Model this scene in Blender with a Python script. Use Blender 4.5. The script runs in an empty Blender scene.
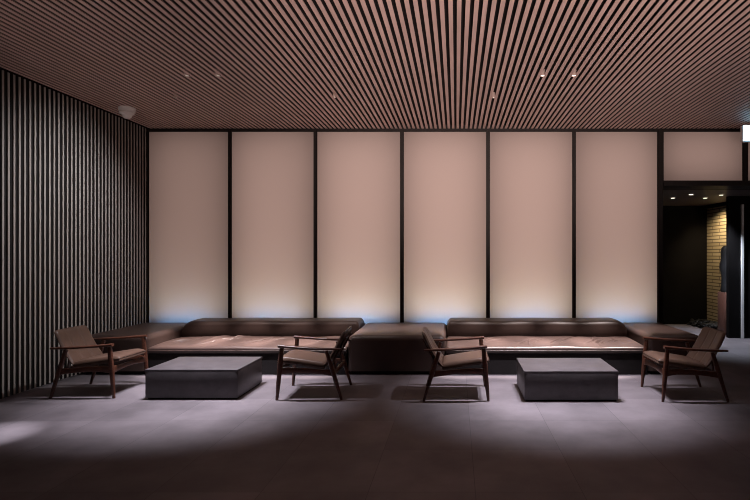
import bpy, bmesh, math, random
from mathutils import Vector, Matrix
S = bpy.context.scene
C = S.collection
PI = math.pi
rnd = random.Random(7)

# ------------------------------------------------------------------ materials
def newmat(name):
    m = bpy.data.materials.new(name); m.use_nodes = True
    nt = m.node_tree
    return m, nt, nt.nodes['Principled BSDF']

def coords(nt, scale=(1, 1, 1), loc=(0, 0, 0)):
    tc = nt.nodes.new('ShaderNodeTexCoord'); mp = nt.nodes.new('ShaderNodeMapping')
    nt.links.new(tc.outputs['Object'], mp.inputs['Vector'])
    mp.inputs['Scale'].default_value = scale; mp.inputs['Location'].default_value = loc
    return mp.outputs['Vector']

def noise(nt, vec, scale, detail=4, rough=.55):
    n = nt.nodes.new('ShaderNodeTexNoise'); nt.links.new(vec, n.inputs['Vector'])
    n.inputs['Scale'].default_value = scale; n.inputs['Detail'].default_value = detail
    n.inputs['Roughness'].default_value = rough
    return n.outputs['Fac']

def ramp(nt, fac, stops):
    r = nt.nodes.new('ShaderNodeValToRGB'); nt.links.new(fac, r.inputs['Fac'])
    e = r.color_ramp.elements
    while len(e) < len(stops): e.new(.5)
    for el, (p, c) in zip(e, stops):
        el.position = p; el.color = (*c, 1)
    return r.outputs['Color']

def bump(nt, b, fac, strength, dist=.01):
    n = nt.nodes.new('ShaderNodeBump'); nt.links.new(fac, n.inputs['Height'])
    n.inputs['Strength'].default_value = strength; n.inputs['Distance'].default_value = dist
    nt.links.new(n.outputs['Normal'], b.inputs['Normal'])

def simple(name, col, rough=.5, metal=0, var=.25, scale=8, stretch=(1, 1, 1), bmp=0, spec=.5):
    m, nt, b = newmat(name)
    f = noise(nt, coords(nt, stretch), scale)
    lo = tuple(max(0, c*(1-var)) for c in col); hi = tuple(min(1, c*(1+var)) for c in col)
    nt.links.new(ramp(nt, f, [(.3, lo), (.7, hi)]), b.inputs['Base Color'])
    b.inputs['Roughness'].default_value = rough; b.inputs['Metallic'].default_value = metal
    b.inputs['Specular IOR Level'].default_value = spec
    if bmp: bump(nt, b, f, bmp)
    return m

def emit(name, col, strength):
    m, nt, b = newmat(name)
    b.inputs['Base Color'].default_value = (*[min(1, c) for c in col], 1)
    b.inputs['Emission Color'].default_value = (*col, 1)
    b.inputs['Emission Strength'].default_value = strength
    return m

M = {}
M['walnut'] = simple('walnut', (.066, .022, .012), .36, 0, .45, 14, (1, 9, 9), .05)
M['slat_ceiling'] = simple('ceiling_slat_wood', (.52, .37, .33), .6, 0, .12, 3, (9, .6, 9), spec=.25)
M['slat_wall'] = simple('wall_slat_wood', (.37, .335, .31), .5, 0, .03, 3, (9, 9, .3), spec=.3)
M['black'] = simple('matt_black', (.008, .006, .006), .7, 0, .2, spec=.2)
M['frame'] = simple('dark_bronze_frame', (.012, .008, .007), .5, .2, .2, spec=.3)
M['steel'] = simple('brushed_steel', (.80, .79, .79), .4, .1, .08, 30, (1, 1, .1))
M['base'] = simple('sofa_base', (.010, .008, .008), .7, 0, .2, spec=.2)
M['white'] = simple('white_plastic', (.72, .69, .66), .4, 0, .05)
M['lens'] = emit('lamp_lens', (1, .93, .9), 3.0)
M['lens_dim'] = emit('lamp_lens_dim', (1, .9, .84), .9)
M['fitting'] = simple('beige_metal', (.42, .33, .29), .4, .3, .05)
M['lens_corr'] = emit('corridor_lens', (1, .9, .78), 2.5)
M['dark_glass'] = simple('dark_glass', (.02, .02, .022), .12, 0, .1)
M['exit'] = emit('sign_face', (.30, .72, 1.0), 6)
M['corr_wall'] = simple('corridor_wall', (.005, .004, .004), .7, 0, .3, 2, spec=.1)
M['corr_ceil'] = simple('corridor_ceiling', (.10, .08, .07), .6, 0, .1)
M['pedestal'] = simple('pedestal_wood', (.12, .05, .035), .5, 0, .3, 10, (6, 6, 1))
M['stone_dark'] = simple('black_stone', (.012, .011, .012), .55, 0, .4, 12, bmp=.3)
M['pebble'] = simple('pebbles', (.008, .007, .006), .5, 0, .6, 20)
M['plain_wall'] = simple('side_wall', (.03, .024, .022), .7, 0, .2, 2)

def leather(name, col, rough):
    m, nt, b = newmat(name)
    f = noise(nt, coords(nt), 3.5, 5, .6)
    lo = tuple(c*.8 for c in col); hi = tuple(c*1.2 for c in col)
    nt.links.new(ramp(nt, f, [(.3, lo), (.7, hi)]), b.inputs['Base Color'])
    b.inputs['Roughness'].default_value = rough; b.inputs['Specular IOR Level'].default_value = .32
    v = nt.nodes.new('ShaderNodeTexVoronoi'); v.inputs['Scale'].default_value = 260
    nt.links.new(coords(nt), v.inputs['Vector'])
    bump(nt, b, v.outputs['Distance'], .08, .002)
    return m
M['leather'] = leather('sofa_leather', (.044, .027, .023), .42)
M['chair_leather'] = leather('chair_leather', (.088, .050, .035), .40)

def table_mat():
    m, nt, b = newmat('table_slate')
    f = noise(nt, coords(nt, (2.2, 2.2, 2.2)), 3, 8, .65)
    nt.links.new(ramp(nt, f, [(.3, (.042, .036, .039)), (.72, (.080, .070, .074))]), b.inputs['Base Color'])
    b.inputs['Roughness'].default_value = .42
    bump(nt, b, f, .06, .004)
    return m
M['table'] = table_mat()

def floor_mat():
    m, nt, b = newmat('floor_tiles')
    v = coords(nt)
    f = noise(nt, v, 1.1, 7, .6)
    base = ramp(nt, f, [(.28, (.066, .056, .061)), (.70, (.178, .154, .167))])
    br = nt.nodes.new('ShaderNodeTexBrick')
    v2 = coords(nt, (1, 1, 1), (-.13+7.2, -4.08+7.2, 0))
    nt.links.new(v2, br.inputs['Vector'])
    br.offset = 0; br.squash = 1
    br.inputs['Scale'].default_value = 1
    br.inputs['Brick Width'].default_value = .72; br.inputs['Row Height'].default_value = .72
    br.inputs['Mortar Size'].default_value = .003; br.inputs['Mortar Smooth'].default_value = .3
    br.inputs['Color1'].default_value = (.84, .84, .84, 1); br.inputs['Color2'].default_value = (1.12, 1.12, 1.12, 1)
    br.inputs['Mortar'].default_value = (.55, .55, .55, 1)
    mx = nt.nodes.new('ShaderNodeMix'); mx.data_type = 'RGBA'; mx.blend_type = 'MULTIPLY'
    mx.inputs['Factor'].default_value = 1
    nt.links.new(base, mx.inputs['A']); nt.links.new(br.outputs['Color'], mx.inputs['B'])
    nt.links.new(mx.outputs['Result'], b.inputs['Base Color'])
    b.inputs['Roughness'].default_value = .55
    b.inputs['Specular IOR Level'].default_value = .3
    f2 = noise(nt, v, 6, 8, .7)
    bump(nt, b, f2, .12, .004)
    return m
M['floor'] = floor_mat()

def brick_mat():
    m, nt, b = newmat('thin_yellow_brick')
    br = nt.nodes.new('ShaderNodeTexBrick')
    tc = nt.nodes.new('ShaderNodeTexCoord'); mp = nt.nodes.new('ShaderNodeMapping')
    nt.links.new(tc.outputs['Object'], mp.inputs['Vector'])
    mp.inputs['Rotation'].default_value = (0, PI/2, PI/2)
    sp = nt.nodes.new('ShaderNodeSeparateXYZ'); cb = nt.nodes.new('ShaderNodeCombineXYZ')
    nt.links.new(tc.outputs['Object'], sp.inputs[0])
    nt.links.new(sp.outputs['Y'], cb.inputs['X']); nt.links.new(sp.outputs['Z'], cb.inputs['Y'])
    nt.links.new(cb.outputs[0], br.inputs['Vector'])
    br.inputs['Scale'].default_value = 1
    br.inputs['Brick Width'].default_value = .62; br.inputs['Row Height'].default_value = .074
    br.inputs['Mortar Size'].default_value = .017; br.inputs['Mortar Smooth'].default_value = .9
    br.inputs['Color1'].default_value = (.42, .32, .19, 1); br.inputs['Color2'].default_value = (.55, .44, .28, 1)
    br.inputs['Mortar'].default_value = (.09, .06, .035, 1)
    nt.links.new(br.outputs['Color'], b.inputs['Base Color'])
    b.inputs['Roughness'].default_value = .8
    return m
M['brick'] = brick_mat()

def diffuser_mat():
    m = bpy.data.materials.new('panel_fabric'); m.use_nodes = True
    nt = m.node_tree; nt.nodes.clear()
    out = nt.nodes.new('ShaderNodeOutputMaterial')
    tr = nt.nodes.new('ShaderNodeBsdfTranslucent'); df = nt.nodes.new('ShaderNodeBsdfDiffuse')
    f = noise(nt, coords(nt), 140, 2)
    col = ramp(nt, f, [(.3, (.76, .74, .73)), (.7, (.84, .82, .81))])
    nt.links.new(col, tr.inputs['Color'])
    df.inputs['Color'].default_value = (.45, .37, .34, 1)
    mix = nt.nodes.new('ShaderNodeMixShader'); mix.inputs['Fac'].default_value = .3
    nt.links.new(tr.outputs[0], mix.inputs[1]); nt.links.new(df.outputs[0], mix.inputs[2])
    nt.links.new(mix.outputs[0], out.inputs['Surface'])
    return m
M['diffuser'] = diffuser_mat()

# ------------------------------------------------------------------ helpers
def obj(name, bm, mat, parent=None, smooth=True, angle=35, loc=None):
    me = bpy.data.meshes.new(name)
    bmesh.ops.recalc_face_normals(bm, faces=bm.faces)
    bm.to_mesh(me); bm.free()
    me.materials.append(mat)
    if smooth:
        me.shade_smooth(); me.set_sharp_from_angle(angle=math.radians(angle))
    o = bpy.data.objects.new(name, me); C.objects.link(o)
    if parent: o.parent = parent
    if loc: o.location = loc
    return o

def thing(name, label, cat, loc=(0, 0, 0), rz=0, group=None):
    o = bpy.data.objects.new(name, None); C.objects.link(o)
    o.empty_display_size = .1
    o.location = loc; o.rotation_euler = (0, 0, rz)
    o['label'] = label; o['category'] = cat
    if group: o['group'] = group
    return o

def struct(o):
    o['kind'] = 'structure'; return o

def dup(root, loc, rz, label):
    r = root.copy(); C.objects.link(r); r.location = loc; r.rotation_euler = (0, 0, rz); r['label'] = label
    for ch in list(root.children):
        c = ch.copy(); C.objects.link(c); c.parent = r
        for g in list(ch.children):
            d = g.copy(); C.objects.link(d); d.parent = c
    return r

def add_box(bm, x0, x1, y0, y1, z0, z1, bev=0, seg=2):
    vs = [bm.verts.new(p) for p in ((x0, y0, z0), (x1, y0, z0), (x1, y1, z0), (x0, y1, z0),
                                    (x0, y0, z1), (x1, y0, z1), (x1, y1, z1), (x0, y1, z1))]
    fs = [bm.faces.new([vs[i] for i in q]) for q in ((3, 2, 1, 0), (4, 5, 6, 7), (0, 1, 5, 4), (1, 2, 6, 5), (2, 3, 7, 6), (3, 0, 4, 7))]
    if bev:
        es = list({e for f in fs for e in f.edges})
        bmesh.ops.bevel(bm, geom=es, offset=bev, segments=seg, profile=.5, affect='EDGES')

def box(x0, x1, y0, y1, z0, z1, bev=0, seg=2):
    bm = bmesh.new(); add_box(bm, x0, x1, y0, y1, z0, z1, bev, seg); return bm

def sweep(pts, ws, hs, n=12, side=Vector((0, 1, 0)), p=2.6):
    """superellipse section swept along pts; ws = width along `side`, hs = the other width"""
    bm = bmesh.new(); rings = []
    pts = [Vector(q) for q in pts]
    for i, q in enumerate(pts):
        t = (pts[min(i+1, len(pts)-1)] - pts[max(i-1, 0)]).normalized()
        a = (side - t*side.dot(t)).normalized(); b = t.cross(a)
        ring = []
        for k in range(n):
            th = 2*PI*(k+.5)/n; c, s = math.cos(th), math.sin(th)
            rx = math.copysign(abs(c)**(2/p), c)*ws[i]/2; ry = math.copysign(abs(s)**(2/p), s)*hs[i]/2
            ring.append(bm.verts.new(q + a*rx + b*ry))
        rings.append(ring)
    for r0, r1 in zip(rings, rings[1:]):
        for k in range(n):
            bm.faces.new((r0[k], r0[(k+1) % n], r1[(k+1) % n], r1[k]))
    bm.faces.new(rings[0][::-1]); bm.faces.new(rings[-1])
    return bm

def lathe(prof, n=32):
    bm = bmesh.new(); rings = []
    for r, z in prof:
        if r < 1e-5: rings.append([bm.verts.new((0, 0, z))])
        else: rings.append([bm.verts.new((r*math.cos(2*PI*k/n), r*math.sin(2*PI*k/n), z)) for k in range(n)])
    for a, b in zip(rings, rings[1:]):
        for k in range(n):
            k2 = (k+1) % n
            if len(a) == 1 and len(b) > 1: bm.faces.new((a[0], b[k2], b[k]))
            elif len(b) == 1 and len(a) > 1: bm.faces.new((a[k], a[k2], b[0]))
            elif len(a) > 1: bm.faces.new((a[k], a[k2], b[k2], b[k]))
    return bm

def spot(name, loc, target, energy, col, deg, blend, radius=.03):
    l = bpy.data.lights.new(name, 'SPOT'); l.energy = energy; l.color = col
    l.spot_size = math.radians(deg); l.spot_blend = blend; l.shadow_soft_size = radius
    o = bpy.data.objects.new(name, l); C.objects.link(o); o.location = loc
    o.rotation_euler = (Vector(target)-Vector(loc)).to_track_quat('-Z', 'Y').to_euler()
    return o

def area(name, loc, target, energy, col, sx, sy, spread=180, up='Y'):
    l = bpy.data.lights.new(name, 'AREA'); l.shape = 'RECTANGLE'; l.size = sx; l.size_y = sy
    l.energy = energy; l.color = col; l.spread = math.radians(spread)
    o = bpy.data.objects.new(name, l); C.objects.link(o); o.location = loc
    o.rotation_euler = (Vector(target)-Vector(loc)).to_track_quat('-Z', up).to_euler()
    return o

# ------------------------------------------------------------------ camera
F = 500.0
cam = bpy.data.cameras.new('camera'); cam.sensor_width = 36; cam.lens = F*36/750
cam.shift_x = -(456-375)/750; cam.shift_y = 4/750
co = bpy.data.objects.new('camera', cam); C.objects.link(co)
co.location = (0, 0, 1.6); co.rotation_euler = (PI/2, 0, 0)
S.camera = co

YB = 8.08            # face of the lit back wall
ZC = 3.62            # underside of the ceiling slats
XL = -4.97           # face of the slatted left wall
XR = 6.30
YF = -2.5            # wall behind the camera
def ux(u, d=YB): return (u-456)/F*d

# ------------------------------------------------------------------ setting
struct(obj('floor', box(XL-.2, 7.2, YF-.1, 12.6, -.1, 0), M['floor'], smooth=False))

bm = bmesh.new()
add_box(bm, XL-.2, XR+.1, YF-.1, YB+.45, ZC+.07, ZC+.12)
P = .0704
k0 = math.ceil((XL+.02-.026)/P); k1 = math.floor((XR-.02-.026)/P)
for k in range(k0, k1+1):
    x = .026+k*P
    add_box(bm, x-.0185, x+.0185, YF, YB-.03, ZC, ZC+.007)
ceiling = struct(obj('ceiling', bm, M['slat_ceiling'], smooth=False))
ceiling.data.materials.append(M['black'])
for pl in ceiling.data.polygons:
    if pl.center.z > ZC+.06: pl.material_index = 1

bm = bmesh.new()
add_box(bm, XL-.14, XL-.06, YF, YB+.45, 0, ZC+.07)
n = int((YB-.06-YF)/.07)
for k in range(n):
    y = YB-.06-.07*k
    add_box(bm, XL-.006, XL, y-.0235, y, 0.02, ZC-.004)
wl = struct(obj('wall_left', bm, M['slat_wall'], smooth=False))
wl.data.materials.append(M['black'])
for pl in wl.data.polygons:
    if pl.center.x < XL-.055: pl.material_index = 1

struct(obj('wall_right', box(XR, XR+.1, YF, YB, 0, ZC+.07), M['plain_wall'], smooth=False))
struct(obj('wall_rear', box(XL-.14, XR+.1, YF-.1, YF, 0, ZC+.07), M['plain_wall'], smooth=False))

# lit back wall: black box behind, frames between the panels
XD0, XD1 = ux(662), ux(745.5)      # doorway opening
struct(obj('wall_back', box(XL-.06, XD0+.03, YB+.42, YB+.47, 0, ZC+.07), M['black'], smooth=False))
mull = [146.2, 230, 315.5, 402, 488, 574, 660]
tn = 0
def trim(bm, mat='frame'):
    global tn
    tn += 1
    return struct(obj('trim_%d' % tn, bm, M[mat], smooth=False))
ZL0, ZL1 = 2.70, 2.775             # lintel over the doorway
for i, u in enumerate(mull):
    x = ux(u); w = .019 if 0 < i < 6 else .036
    trim(box(x-w, x+w, YB-.03, YB+.42, 0, ZC+.07))
trim(box(XL-.06, XR, YB-.028, YB+.42, ZC-.035, ZC+.069))               # head rail under the ceiling
trim(box(ux(146.2)+.05, ux(660)-.05, YB-.02, YB+.42, 0.0, .44))           # sill behind the sofas
trim(box(ux(660)+.046, XR, YB-.03, YB+.42, ZL0, ZL1))                      # lintel
trim(box(ux(745)-.035, ux(745)+.035, YB-.03, YB+.42, ZL1, ZC-.036))    # post in the transom
struct(obj('wall_transom', box(XD0+.031, XR, YB+.42, YB+.47, ZL0, ZC+.07), M['black'], smooth=False))

# light panels: stretched fabric in a thin frame, lamps in the box behind
ordn = ['first', 'second', 'third', 'fourth', 'fifth', 'sixth']
where = ['above the corner bench', 'behind left sofa', 'behind left sofa', 'behind the middle bench', 'behind right sofa', 'beside the doorway']
gains = [.62, .86, 1.06, 1.12, 1.05, .88]
def light_panel(x0, x1, z0, z1, label, gain, glow):
    xc = (x0+x1)/2
    t = thing('light_panel', label, 'panel', (xc, YB, z0), 0, 'backlit wall panels')
    hw, h = (x1-x0)/2, z1-z0
    bm = bmesh.new()
    vs = [bm.verts.new(p) for p in ((-hw+.008, 0, .008), (hw-.008, 0, .008), (hw-.008, 0, h-.008), (-hw+.008, 0, h-.008))]
    bm.faces.new(vs)
    obj('fabric', bm, M['diffuser'], t, smooth=False)
    bm = bmesh.new()
    for a in ((-hw, -hw+.01, 0, h), (hw-.01, hw, 0, h), (-hw+.01, hw-.01, 0, .01), (-hw+.01, hw-.01, h-.01, h)):
        add_box(bm, a[0], a[1], -.006, .03, a[2], a[3])
    obj('edge_frame', bm, M['frame'], t, smooth=False)
    A = (2*hw)*h
    lo = .42 if glow else .03
    area('panel_lamp', (xc, YB+.40, z0+(h+lo)/2), (xc, YB, z0+(h+lo)/2), 2.65*gain*A*G_PANEL, (1, .65, .55), 2*hw-.06, h-lo-.03, 180, 'Y')
    if glow:
        area('panel_warm_strip', (xc, YB+.33, z0+.12), (xc, YB+.10, z0+1.4), 4.2*gain*G_WARM, (1, .74, .42), 2*hw-.15, .05, 180, 'Y')
        area('panel_cool_spot', (xc, YB+.27, z0-.0), (xc, YB+.0, z0+.30), 1.5*gain**.5*G_COOL, (.24, .52, 1), .85, .04, 180, 'Y')
G_PANEL, G_WARM, G_COOL = .78, 1.0, 2.2
for i in range(6):
    wa = .036 if i == 0 else .019; wb = .036 if i == 5 else .019
    light_panel(ux(mull[i])+wa+.002, ux(mull[i+1])-wb-.002, .442, ZC-.037,
                'tall backlit beige panel, %s from the slatted wall, %s' % (ordn[i], where[i]), gains[i], True)
light_panel(ux(660)+.048, ux(745)-.037, ZL1+.002, ZC-.037, 'short backlit beige panel above the dark doorway', 1.0, False)
light_panel(ux(745)+.037, XR-.02, ZL1+.002, ZC-.037, 'short backlit beige panel at the far right, behind the lit sign', .85, False)

# corridor beyond the doorway
ZK = 2.70
struct(obj('ceiling_corridor', box(XD0-.2, 6.8, YB+.47, 11.6, ZK, ZK+.08), M['corr_ceil'], smooth=False))
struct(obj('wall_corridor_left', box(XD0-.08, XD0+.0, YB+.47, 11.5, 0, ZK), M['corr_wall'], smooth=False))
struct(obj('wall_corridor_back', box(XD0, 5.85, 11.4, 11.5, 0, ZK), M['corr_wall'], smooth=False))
struct(obj('wall_corridor_brick', box(5.72, 5.83, 9.62, 11.4, 0, ZK), M['brick'], smooth=False))
trim(box(5.65, 5.718, 9.62, 11.398, ZK-.07, ZK-.002))
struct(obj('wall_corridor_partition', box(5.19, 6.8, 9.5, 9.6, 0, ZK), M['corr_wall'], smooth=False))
trim(box(5.41, 5.45, 9.46, 9.499, 0, 2.54), 'steel')
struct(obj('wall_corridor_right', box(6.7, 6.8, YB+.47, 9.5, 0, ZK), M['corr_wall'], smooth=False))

bm = bmesh.new()
for k in range(170):
    x = rnd.uniform(5.25, 5.65); y = rnd.uniform(10.25, 11.3); r = rnd.uniform(.03, .055)
    ret = bmesh.ops.create_icosphere(bm, subdivisions=1, radius=r)
    ax = Vector((rnd.uniform(.8, 1.3), rnd.uniform(.8, 1.3), .65))
    z = r*.6+rnd.choice((0, 0, .05, .09))
    for v in ret['verts']:
        v.co = Vector((v.co.x*ax.x+x, v.co.y*ax.y+y, max(0.001, v.co.z*ax.z+z)))
o = obj('pebble_bed', bm, M['pebble']); o['kind'] = 'stuff'
o['label'] = 'bed of dark pebbles along the foot of the brick wall'; o['category'] = 'pebbles'

# pedestal with dark sculpture
t = thing('pedestal', 'brown wooden pedestal in front of the brick wall in the corridor', 'pedestal', (5.40, 9.95, 0))
obj('column', box(-.13, .13, -.13, .13, .05, .84, .008), M['pedestal'], t)
obj('plinth', box(-.11, .11, -.11, .11, 0, .05), M['black'], t)
bm = lathe([(0, 0), (.115, 0), (.122, .03), (.105, .14), (.118, .3), (.135, .5), (.128, .66), (.115, .8), (.10, .88), (.07, .92), (0, .93)], 20)
for v in bm.verts:
    v.co.x *= 1+.12*math.sin(v.co.z*17); v.co.y *= 1+.1*math.cos(v.co.z*13)
o = obj('sculpture', bm, M['stone_dark'], loc=(5.40, 9.95, .84))
o['label'] = 'black sculpture standing on the brown pedestal in the corridor'; o['category'] = 'sculpture'

# ------------------------------------------------------------------ ceiling fittings
def downlight(x, y, z, label, lens, group, r=.036, drop=0):
    t = thing('downlight', label, 'ceiling light', (x, y, z), 0, group)
    obj('housing', lathe([(r*.72, .055), (r, .055), (r, -.010), (r*.80, -.010), (r*.72, .0), (r*.72, .055)], 24), M['fitting'], t)
    obj('lens', lathe([(0, -.002-drop), (r*.715, -.002-drop*.7), (r*.715, .012), (0, .012)], 24), M[lens], t)
    return t
gd = 'downlights between the ceiling slats'
def gapx(x): return .026+(math.floor((x-.026)/P)+.5)*P
for x, y, lb, ln in ((-3.05, 5.64, 'left one of the pair of ceiling downlights over the left coffee table', 'lens_dim'),
                     (-2.70, 5.64, 'right one of the pair of ceiling downlights over the left coffee table', 'lens_dim'),
                     (.98, 5.64, 'left one of the pair of ceiling downlights over the right coffee table', 'lens'),
                     (1.33, 5.64, 'right one of the pair of ceiling downlights over the right coffee table', 'lens'),
                     (-3.63, 6.43, 'single small ceiling downlight nearest the dome camera', 'lens_dim'),
                     (-1.55, 6.41, 'single small ceiling downlight over the right end of the left sofa', 'lens_dim'),
                     (.50, 6.43, 'single small ceiling downlight over the left part of the right sofa', 'lens_dim')):
    downlight(gapx(x), y, ZC-.002, lb, ln, gd, .031 if y < 6 else .022)
for x, y, lb in ((4.22, 9.73, 'leftmost downlight in the corridor ceiling'), (4.31, 9.17, 'corridor ceiling downlight second from left'),
                 (4.85, 9.73, 'corridor ceiling downlight third from left'), (4.90, 9.24, 'rightmost downlight in the corridor ceiling')):
    t = downlight(x, y, ZK-.002, lb, 'lens_corr', 'downlights in the corridor ceiling', .05, .016)

t = thing('dome_camera', 'white dome security camera on the slatted ceiling by the left wall', 'security camera', (-4.54, 6.9, ZC))
obj('mount', lathe([(0, 0), (.10, 0), (.105, -.02), (.10, -.05), (.08, -.055), (0, -.055)]), M['white'], t)
obj('body', lathe([(0, -.055), (.075, -.055), (.088, -.065), (.088, -.085), (.068, -.10), (0, -.10)]), M['white'], t)
obj('dome', lathe([(0, -.10), (.06, -.10), (.056, -.125), (.036, -.148), (0, -.155)]), M['white'], t)

t = thing('exit_sign', 'pale cyan lit sign box hanging from the ceiling at the right edge', 'sign', (4.66, 7.6, 3.31))
obj('housing', box(-.30, .30, 0, .07, 0, .25, .008), M['white'], t)
obj('sign_face', box(-.295, .295, -.012, -.001, .008, .242, .003), M['exit'], t)
obj('bracket', box(-.04, .04, .02, .05, .251, .309), M['frame'], t)

# ------------------------------------------------------------------ coffee tables
gt = 'low block coffee tables'
t0 = thing('coffee_table', 'low dark stone block coffee table before the left sofa', 'coffee table', (-2.905, 5.835, 0), 0, gt)
obj('plinth', box(-.49, .49, -.325, .325, 0, .02), M['black'], t0, smooth=False)
obj('body', box(-.508, .508, -.345, .345, .02, .306, .004), M['table'], t0)
obj('top', box(-.512, .512, -.349, .349, .3065, .331, .003), M['table'], t0)
dup(t0, (1.25, 5.76, 0), 0, 'low dark stone block coffee table before the right sofa')

# ------------------------------------------------------------------ upholstered benches
def bench(x0, x1, y0, y1, label, r=.075):
    xc, yc = (x0+x1)/2, (y0+y1)/2
    t = thing('bench', label, 'bench', (xc, yc, 0), 0, 'leather block benches')
    hx, hy = (x1-x0)/2, (y1-y0)/2
    obj('base', box(-hx+.04, hx-.04, -hy+.04, hy-.04, 0, .05), M['base'], t, smooth=False)
    # body with rounded top edges and a softly crowned seat
    bm = bmesh.new(); n = 9; rows = []
    prof = [(0, .05), (0, .30), (0, .445)] + [(r*(1-math.cos(a)), .445+r*math.sin(a)) for a in [PI/2*k/7 for k in range(1, 8)]]
    rc = .06
    def ring(ins, z):
        out = []
        ex, ey = hx-ins, hy-ins; c = max(rc-ins*.3, .02)
        for sx, sy, a0 in ((1, 1, 0), (-1, 1, PI/2), (-1, -1, PI), (1, -1, 3*PI/2)):
            for k in range(n):
                a = a0+PI/2*k/(n-1)
                out.append((sx*(ex-c)+c*math.cos(a), sy*(ey-c)+c*math.sin(a), z))
        return out
    for ins, z in prof: rows.append([bm.verts.new(p) for p in ring(ins, z)])
    for g in range(1, 7):
        f = 1-g/6.5
        rows.append([bm.verts.new((p[0]*f, p[1]*f, .52+.012*(1-f*f))) for p in ring(r, .52)])
    m = len(rows[0])
    for a, b in zip(rows, rows[1:]):
        for k in range(m): bm.faces.new((a[k], a[(k+1) % m], b[(k+1) % m], b[k]))
    bm.faces.new(rows[0][::-1]); bm.faces.new(rows[-1])
    obj('cushion', bm, M['leather'], t, angle=50)
    bm = bmesh.new()
    add_box(bm, -.004, .004, -hy-.0015, hy-.12, .43, .438)
    bm.free()
    return t
bench(XL+.012, -4.095, 6.61, 7.95, 'dark brown leather bench filling the corner by the slatted wall')
bench(-1.435, -.145, 6.61, 7.95, 'dark brown leather bench in the middle, between the two sofas')
bench(2.555, 3.27, 6.61, 7.95, 'dark brown leather bench at the right end, beside the doorway')

# ------------------------------------------------------------------ sofas
def sofa(x0, x1, label, seed, spots, big):
    xc = (x0+x1)/2; hx = (x1-x0)/2; yc = 7.28
    t = thing('sofa', label, 'sofa', (xc, yc, 0), 0, 'long low leather sofas')
    y0, y1 = 6.60-yc, 7.95-yc
    obj('base', box(-hx+.01, hx-.01, y0+.03, y1, 0, .284), M['base'], t, smooth=False)
    # seat cushion as a dense wrinkled slab
    R = random.Random(seed); wr = []
    for cx, cnt, wid in spots:
        for _ in range(cnt):
            wr.append((cx+R.uniform(-wid, wid), R.uniform(-.35, .05), R.uniform(.9, 1.35), R.uniform(.12, .32), R.uniform(.012, .022), R.choice((-1, -1, -1, .6))*R.uniform(.016, .030)))
    def disp(x, y):
        d = .005*math.sin(x*3.1+seed)+.004*math.sin(x*7.3+y*5+seed*2)
        for cx, cy, an, ln, wd, am in wr:
            dx, dy = x-cx, y-cy
            a = dx*math.cos(an)+dy*math.sin(an); b = -dx*math.sin(an)+dy*math.cos(an)
            b += .1*a*a/ln
            q = (a/ln)**2+(b/wd)**2
            if q < 9: d += am*math.exp(-q)
        return d
    r = .035; zt, zb = .37, .285
    prof = [(y0+.02, zb), (y0+.005, zb+.012), (y0, zt-r)] + [(y0+r*(1-math.cos(a)), zt-r+r*math.sin(a)) for a in [PI/2*k/6 for k in range(1, 7)]]
    ye = y1-.35
    prof += [(y0+r+(ye-y0-r)*k/100, zt) for k in range(1, 101)]
    prof += [(ye+.004, zb)]
    nx = 330; bm = bmesh.new(); cols = []
    for i in range(nx+1):
        s = -1+2*i/nx; x = s*(hx-.002)
        endr = max(0, 1-(hx-abs(x))/.04); drop = .03*endr**2
        c = []
        for (y, z) in prof:
            zz = z
            if z > zt-.03: zz = z+disp(x, y)*(1 if z > zt-.004 else .5)-drop+.012*max(0, math.sin(PI*min(1, max(0, (y-y0)/(ye-y0)))))
            c.append(bm.verts.new((x, y, zz)))
        cols.append(c)
    for a, b in zip(cols, cols[1:]):
        for k in range(len(a)): bm.faces.new((a[k], b[k], b[(k+1) % len(a)], a[(k+1) % len(a)]))
    bm.faces.new(cols[0]); bm.faces.new(cols[-1][::-1])
    obj('seat', bm, M['leather'], t, angle=60)
    # piping along the front lip
    obj('piping', sweep([(-hx+.01, y0-.001, zt-.05), (0, y0-.001, zt-.05), (hx-.01, y0-.001, zt-.05)], [.012]*3, [.012]*3, 8), M['leather'], t)
    # backrest bolster: rounded section, outer end with a big rounded shoulder
    yb0 = 7.45-yc; yb1 = y1
    def section(sc):
        h = .222*sc
        d = yb1-yb0
        pr = []
        rr = min(.085, h*.45)
        pr.append((yb0+.01, .33)); pr.append((yb0-.006, .40)); pr.append((yb0-.008, .375+h-rr-.02))
        for k in range(9):
            a = PI/2*k/8; pr.append((yb0+rr*(1-math.cos(a)), .375+h-rr+rr*math.sin(a)))
        pr.append((yb0+d*.5, .375+h+.006*sc))
        for k in range(9):
            a = PI/2*(1-k/8); pr.append((yb1-rr*(1-math.cos(a)), .375+h-rr+rr*math.sin(a)))
        pr.append((yb1, .33))
        return pr
    bm = bmesh.new(); cols = []
    def endscale(dist, rad):
        if dist >= rad: return 1
        q = 1-dist/rad
        return .45+.55*math.sqrt(max(0, 1-q*q))
    rl, rr_ = (.15, .07) if big < 0 else (.07, .15)
    xs = []
    N = 14
    for k in range(N): xs.append(-hx+.002+rl*(1-math.cos(PI/2*k/N)))
    for k in range(31): xs.append(-hx+rl+(2*hx-rl-rr_)*k/30)
    for k in range(N-1, -1, -1): xs.append(hx-.002-rr_*(1-math.cos(PI/2*k/N)))
    for x in xs:
        sc = min(endscale(x+hx, rl), endscale(hx-x, rr_))
        c = [bm.verts.new((x, y, z+.003*math.sin(x*5+seed)*(z > .45))) for y, z in section(sc)]
        cols.append(c)
    for a, b in zip(cols, cols[1:]):
        for k in range(len(a)): bm.faces.new((a[k], b[k], b[(k+1) % len(a)], a[(k+1) % len(a)]))
    bm.faces.new(cols[0]); bm.faces.new(cols[-1][::-1])
    obj('backrest', bm, M['leather'], t, angle=50)
    return t
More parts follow.
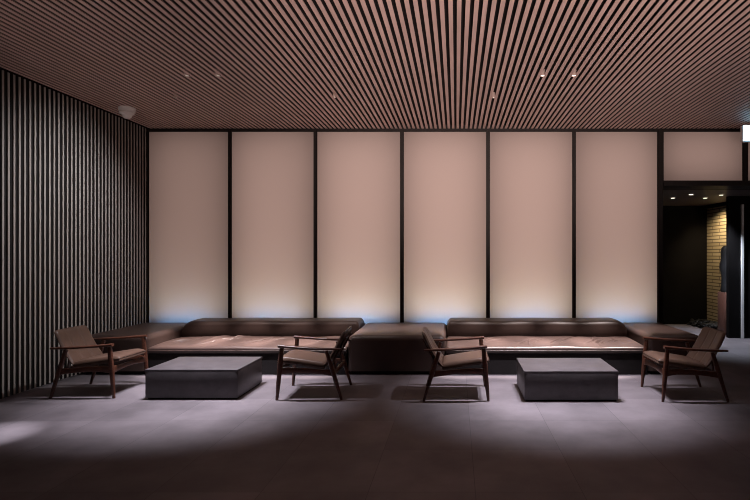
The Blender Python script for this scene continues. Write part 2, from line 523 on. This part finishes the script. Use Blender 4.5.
sofa(-4.088, -1.442, 'long low brown leather sofa on the left, behind the left coffee table', 3,
     [(-.85, 9, .35), (-.2, 7, .25), (.25, 6, .25), (.9, 5, .3)], -1)
sofa(-.138, 2.548, 'long low brown leather sofa on the right, behind the right coffee table', 8,
     [(-.7, 4, .3), (0, 5, .25), (.55, 8, .3), (.95, 4, .2)], 1)

# ------------------------------------------------------------------ armchairs
def lerp(a, b, t): return tuple(p+(q-p)*t for p, q in zip(a, b))
def make_chair(label):
    t = thing('armchair', label, 'armchair', (0, 0, 0), 0, 'wooden lounge armchairs')
    W = M['walnut']; L = M['chair_leather']
    for s in (1, -1):
        f0, f1 = (.352, s*.305, 0), (.300, s*.300, .570)
        ts = [0, .25, .5, .62, .8, 1]
        obj('leg', sweep([lerp(f0, f1, q) for q in ts], [.026, .033, .038, .04, .038, .036], [.030, .042, .052, .056, .050, .046]), W, t)
        r0, r1 = (-.352, s*.305, 0), (-.185, s*.300, .536)
        obj('leg', sweep([lerp(r0, r1, q) for q in ts], [.026, .032, .036, .038, .036, .034], [.028, .038, .048, .052, .048, .042]), W, t)
        # arm: flat board, broad in the middle, slimming to a tip behind
        pts, ws, hs = [], [], []
        for k in range(13):
            q = k/12
            pts.append((.338-.688*q, s*(.303+.008*math.sin(PI*q)), .592-.040*q-.006*math.sin(PI*q)))
            ws.append((.046+.010*math.sin(PI*min(1, q*1.05))) - .014*max(0, q-.7)/.3)
            hs.append(.034-.006*math.sin(PI*q)-.012*max(0, q-.7)/.3)
        obj('armrest', sweep(pts, ws, hs, 14, p=3), W, t)
        pts = [(.325, s*.298, .315), (.2, s*.297, .325), (0, s*.297, .318), (-.15, s*.297, .302), (-.262, s*.298, .290)]
        obj('side_rail', sweep(pts, [.024]*5, [.085, .066, .056, .058, .07], 10, p=4), W, t)
    fr = [(.328, y, .312+.012*math.cos(PI*y/.6)) for y in (-.287, -.18, -.06, .06, .18, .287)]
    obj('front_rail', sweep(fr, [.024]*6, [.085, .064, .054, .054, .064, .085], 10, side=Vector((1, 0, 0)), p=4), W, t)
    rr = [(-.268, y, .288) for y in (-.287, -.1, .1, .287)]
    obj('rear_rail', sweep(rr, [.026]*4, [.055, .05, .05, .055], 10, side=Vector((1, 0, 0)), p=4), W, t)
    # seat: pillowed, sloping back
    bm = bmesh.new(); nx, ny = 20, 18; th = .075
    top, bot = [], []
    for i in range(nx+1):
        a = -1+2*i/nx
        rt, rb = [], []
        for j in range(ny+1):
            b = -1+2*j/ny
            x = .108+.262*math.copysign(1-(1-abs(a))**1.6, a) if abs(a) > 0 else .10
            y = .238*math.copysign(1-(1-abs(b))**1.6, b) if abs(b) > 0 else 0
            hx = 1-abs(a)**10; hy = 1-abs(b)**10
            e = (max(0, hx)*max(0, hy))**.4
            dome = .014*(1-a*a)*(1-b*b)
            zc = .347+.145*(x+.16)/.52*.55
            zt = zc+th/2*e+dome; zb = zc-th/2*e
            if x > .25: zt -= .05*((x-.25)/.112)**2*.45
            rt.append(bm.verts.new((x, y, zt))); rb.append(bm.verts.new((x, y, zb)))
        top.append(rt); bot.append(rb)
    for i in range(nx):
        for j in range(ny):
            bm.faces.new((top[i][j], top[i+1][j], top[i+1][j+1], top[i][j+1]))
            bm.faces.new((bot[i][j], bot[i][j+1], bot[i+1][j+1], bot[i+1][j]))
    bmesh.ops.remove_doubles(bm, verts=bm.verts, dist=.0004)
    obj('seat', bm, L, t, angle=70)
    # backrest: three stitched upholstered strips on a leaning, slightly hollow panel
    bm = bmesh.new(); nu, nv = 36, 18; fr, bk = [], []
    for j in range(nv+1):
        v = j/nv
        rf, rb = [], []
        for i in range(nu+1):
            u = -1+2*i/nu
            hw = .250-.006*v
            cr = 1.0
            y = u*hw
            # rounded upper corners
            dz = 0
            e = abs(u)
            if e > .85: dz = -.022*((e-.85)/.15)**2*(1 if v > .5 else -1)*(abs(v-.5)*2)**6
            px = -.142-.222*v - .022*(1-u*u)*(.6+.4*v) - .016*math.sin(PI*v)
            pz = .345+.395*v+dz
            edge = (max(0, 1-abs(u)**14)*max(0, 1-abs(2*v-1)**14))**.35
            seam = .006*(math.exp(-((abs(u)-.33)/.022)**2))
            nx_, nz_ = .906, .42
            tf = .022*edge - seam*edge; tb = .020*edge
            rf.append(bm.verts.new((px+nx_*tf, y, pz+nz_*tf)))
            rb.append(bm.verts.new((px-nx_*tb, y, pz-nz_*tb)))
        fr.append(rf); bk.append(rb)
    for j in range(nv):
        for i in range(nu):
            bm.faces.new((fr[j][i], fr[j][i+1], fr[j+1][i+1], fr[j+1][i]))
            bm.faces.new((bk[j][i], bk[j+1][i], bk[j+1][i+1], bk[j][i+1]))
    bmesh.ops.remove_doubles(bm, verts=bm.verts, dist=.0004)
    obj('backrest', bm, L, t, angle=70)
    for s in (1, -1):
        obj('back_support', sweep([(-.262, s*.17, .295), (-.245, s*.17, .42), (-.312, s*.17, .54), (-.375, s*.17, .66)], [.026]*4, [.024, .024, .022, .014], 10), W, t)
    return t
ch = make_chair('wooden armchair by the slatted wall, left of the left coffee table, facing right')
ch.location = (-4.145, 5.85, 0)
dup(ch, (-1.62, 5.79, 0), PI+math.radians(2), 'wooden armchair right of the left coffee table, facing left towards it')
dup(ch, (0.0, 5.745, 0), 0, 'wooden armchair left of the right coffee table, facing right towards it')
dup(ch, (2.59, 5.715, 0), PI, 'wooden armchair right of the right coffee table, near the doorway, facing left')

# ------------------------------------------------------------------ lights
cool = (.93, .90, 1.0)
for x, e in ((-3.05, 1), (-2.70, 1), (.98, 1), (1.33, 1)):
    spot('table_spot', (gapx(x), 5.64, ZC-.03), (gapx(x), 5.78, 0), 860*e, cool, 59, 1.0, .015)
for x, tx in ((-3.63, -3.4), (-1.55, -2.1), (.50, .5), (2.57, 1.9)):
    spot('sofa_spot', (gapx(x), 6.43, ZC-.03), (tx, 6.95, .3), 110, (1, .84, .78), 58, .9, .03)
spot('entry_spot', (-4.1, 4.4, ZC-.03), (-4.12, 4.42, 0), 1100, cool, 14, 1.0, .03)
for x in (-3.7, -3.05, -2.4, -1.8, .2, .85, 1.5, 2.1):
    spot('seat_fill_spot', (gapx(x+.9), 7.06, ZC-.01), (x, 6.98, .3), 2400, (1, .88, .85), 20, .7, .02)  # added lamps without fixtures, brightening the sofa seats and raking the creases
spot('bench_fill_spot', (gapx(-1.1), 7.3, ZC-.01), (-1.1, 7.25, .5), 620, (1, .86, .82), 20, .9, .02)  # this and the next two: added fill for the bench tops, no fixtures
spot('bench_fill_spot', (gapx(-.45), 7.3, ZC-.01), (-.45, 7.25, .5), 620, (1, .86, .82), 20, .9, .02)
spot('bench_fill_spot', (gapx(2.9), 7.2, ZC-.01), (2.9, 7.2, .5), 620, (1, .86, .82), 20, .9, .02)
spot('wall_fill_spot', (-2.6, 6.6, ZC-.02), (-4.97, 6.3, 1.75), 260, (.97, .97, 1), 76, 1.0, .03)  # added fill lamp without a fixture, lifting the slatted wall
# added fill lamps behind the camera, no fixtures, to brighten the slatted ceiling
for x, e in ((-2.0, 750), (.6, 2700), (3.4, 600)):
    spot('ceiling_fill_spot', (x, -2.2, 1.0), (x, 8.6, 5.5), e*1.15, (1, .78, .72), 46, 1.0, .25)
# corridor
spot('corridor_spot', (4.22, 9.73, ZK-.03), (4.22, 9.73, 0), 80, (1, .93, .9), 70, .8, .03)
spot('corridor_spot', (4.90, 9.24, ZK-.03), (4.90, 9.24, 0), 400, (.76, .85, 1.0), 80, .8, .03)
spot('corridor_spot', (4.85, 9.73, ZK-.03), (4.95, 9.9, 0), 40, (1, .93, .9), 70, .8, .03)
spot('brick_spot', (5.30, 10.35, ZK-.04), (5.72, 10.9, 1.5), 110, (1, .80, .50), 95, 1.0, .05)

w = bpy.data.worlds.new('world'); S.world = w; w.use_nodes = True
w.node_tree.nodes['Background'].inputs['Color'].default_value = (.01, .009, .009, 1)
w.node_tree.nodes['Background'].inputs['Strength'].default_value = 1

S.view_settings.view_transform = 'Standard'; S.view_settings.look = 'None'
S.view_settings.exposure = 0; S.view_settings.gamma = 1; S.view_settings.use_curve_mapping = False
S.cycles.use_denoising = True
S.cycles.max_bounces = 8
S.cycles.filter_width = 1.0
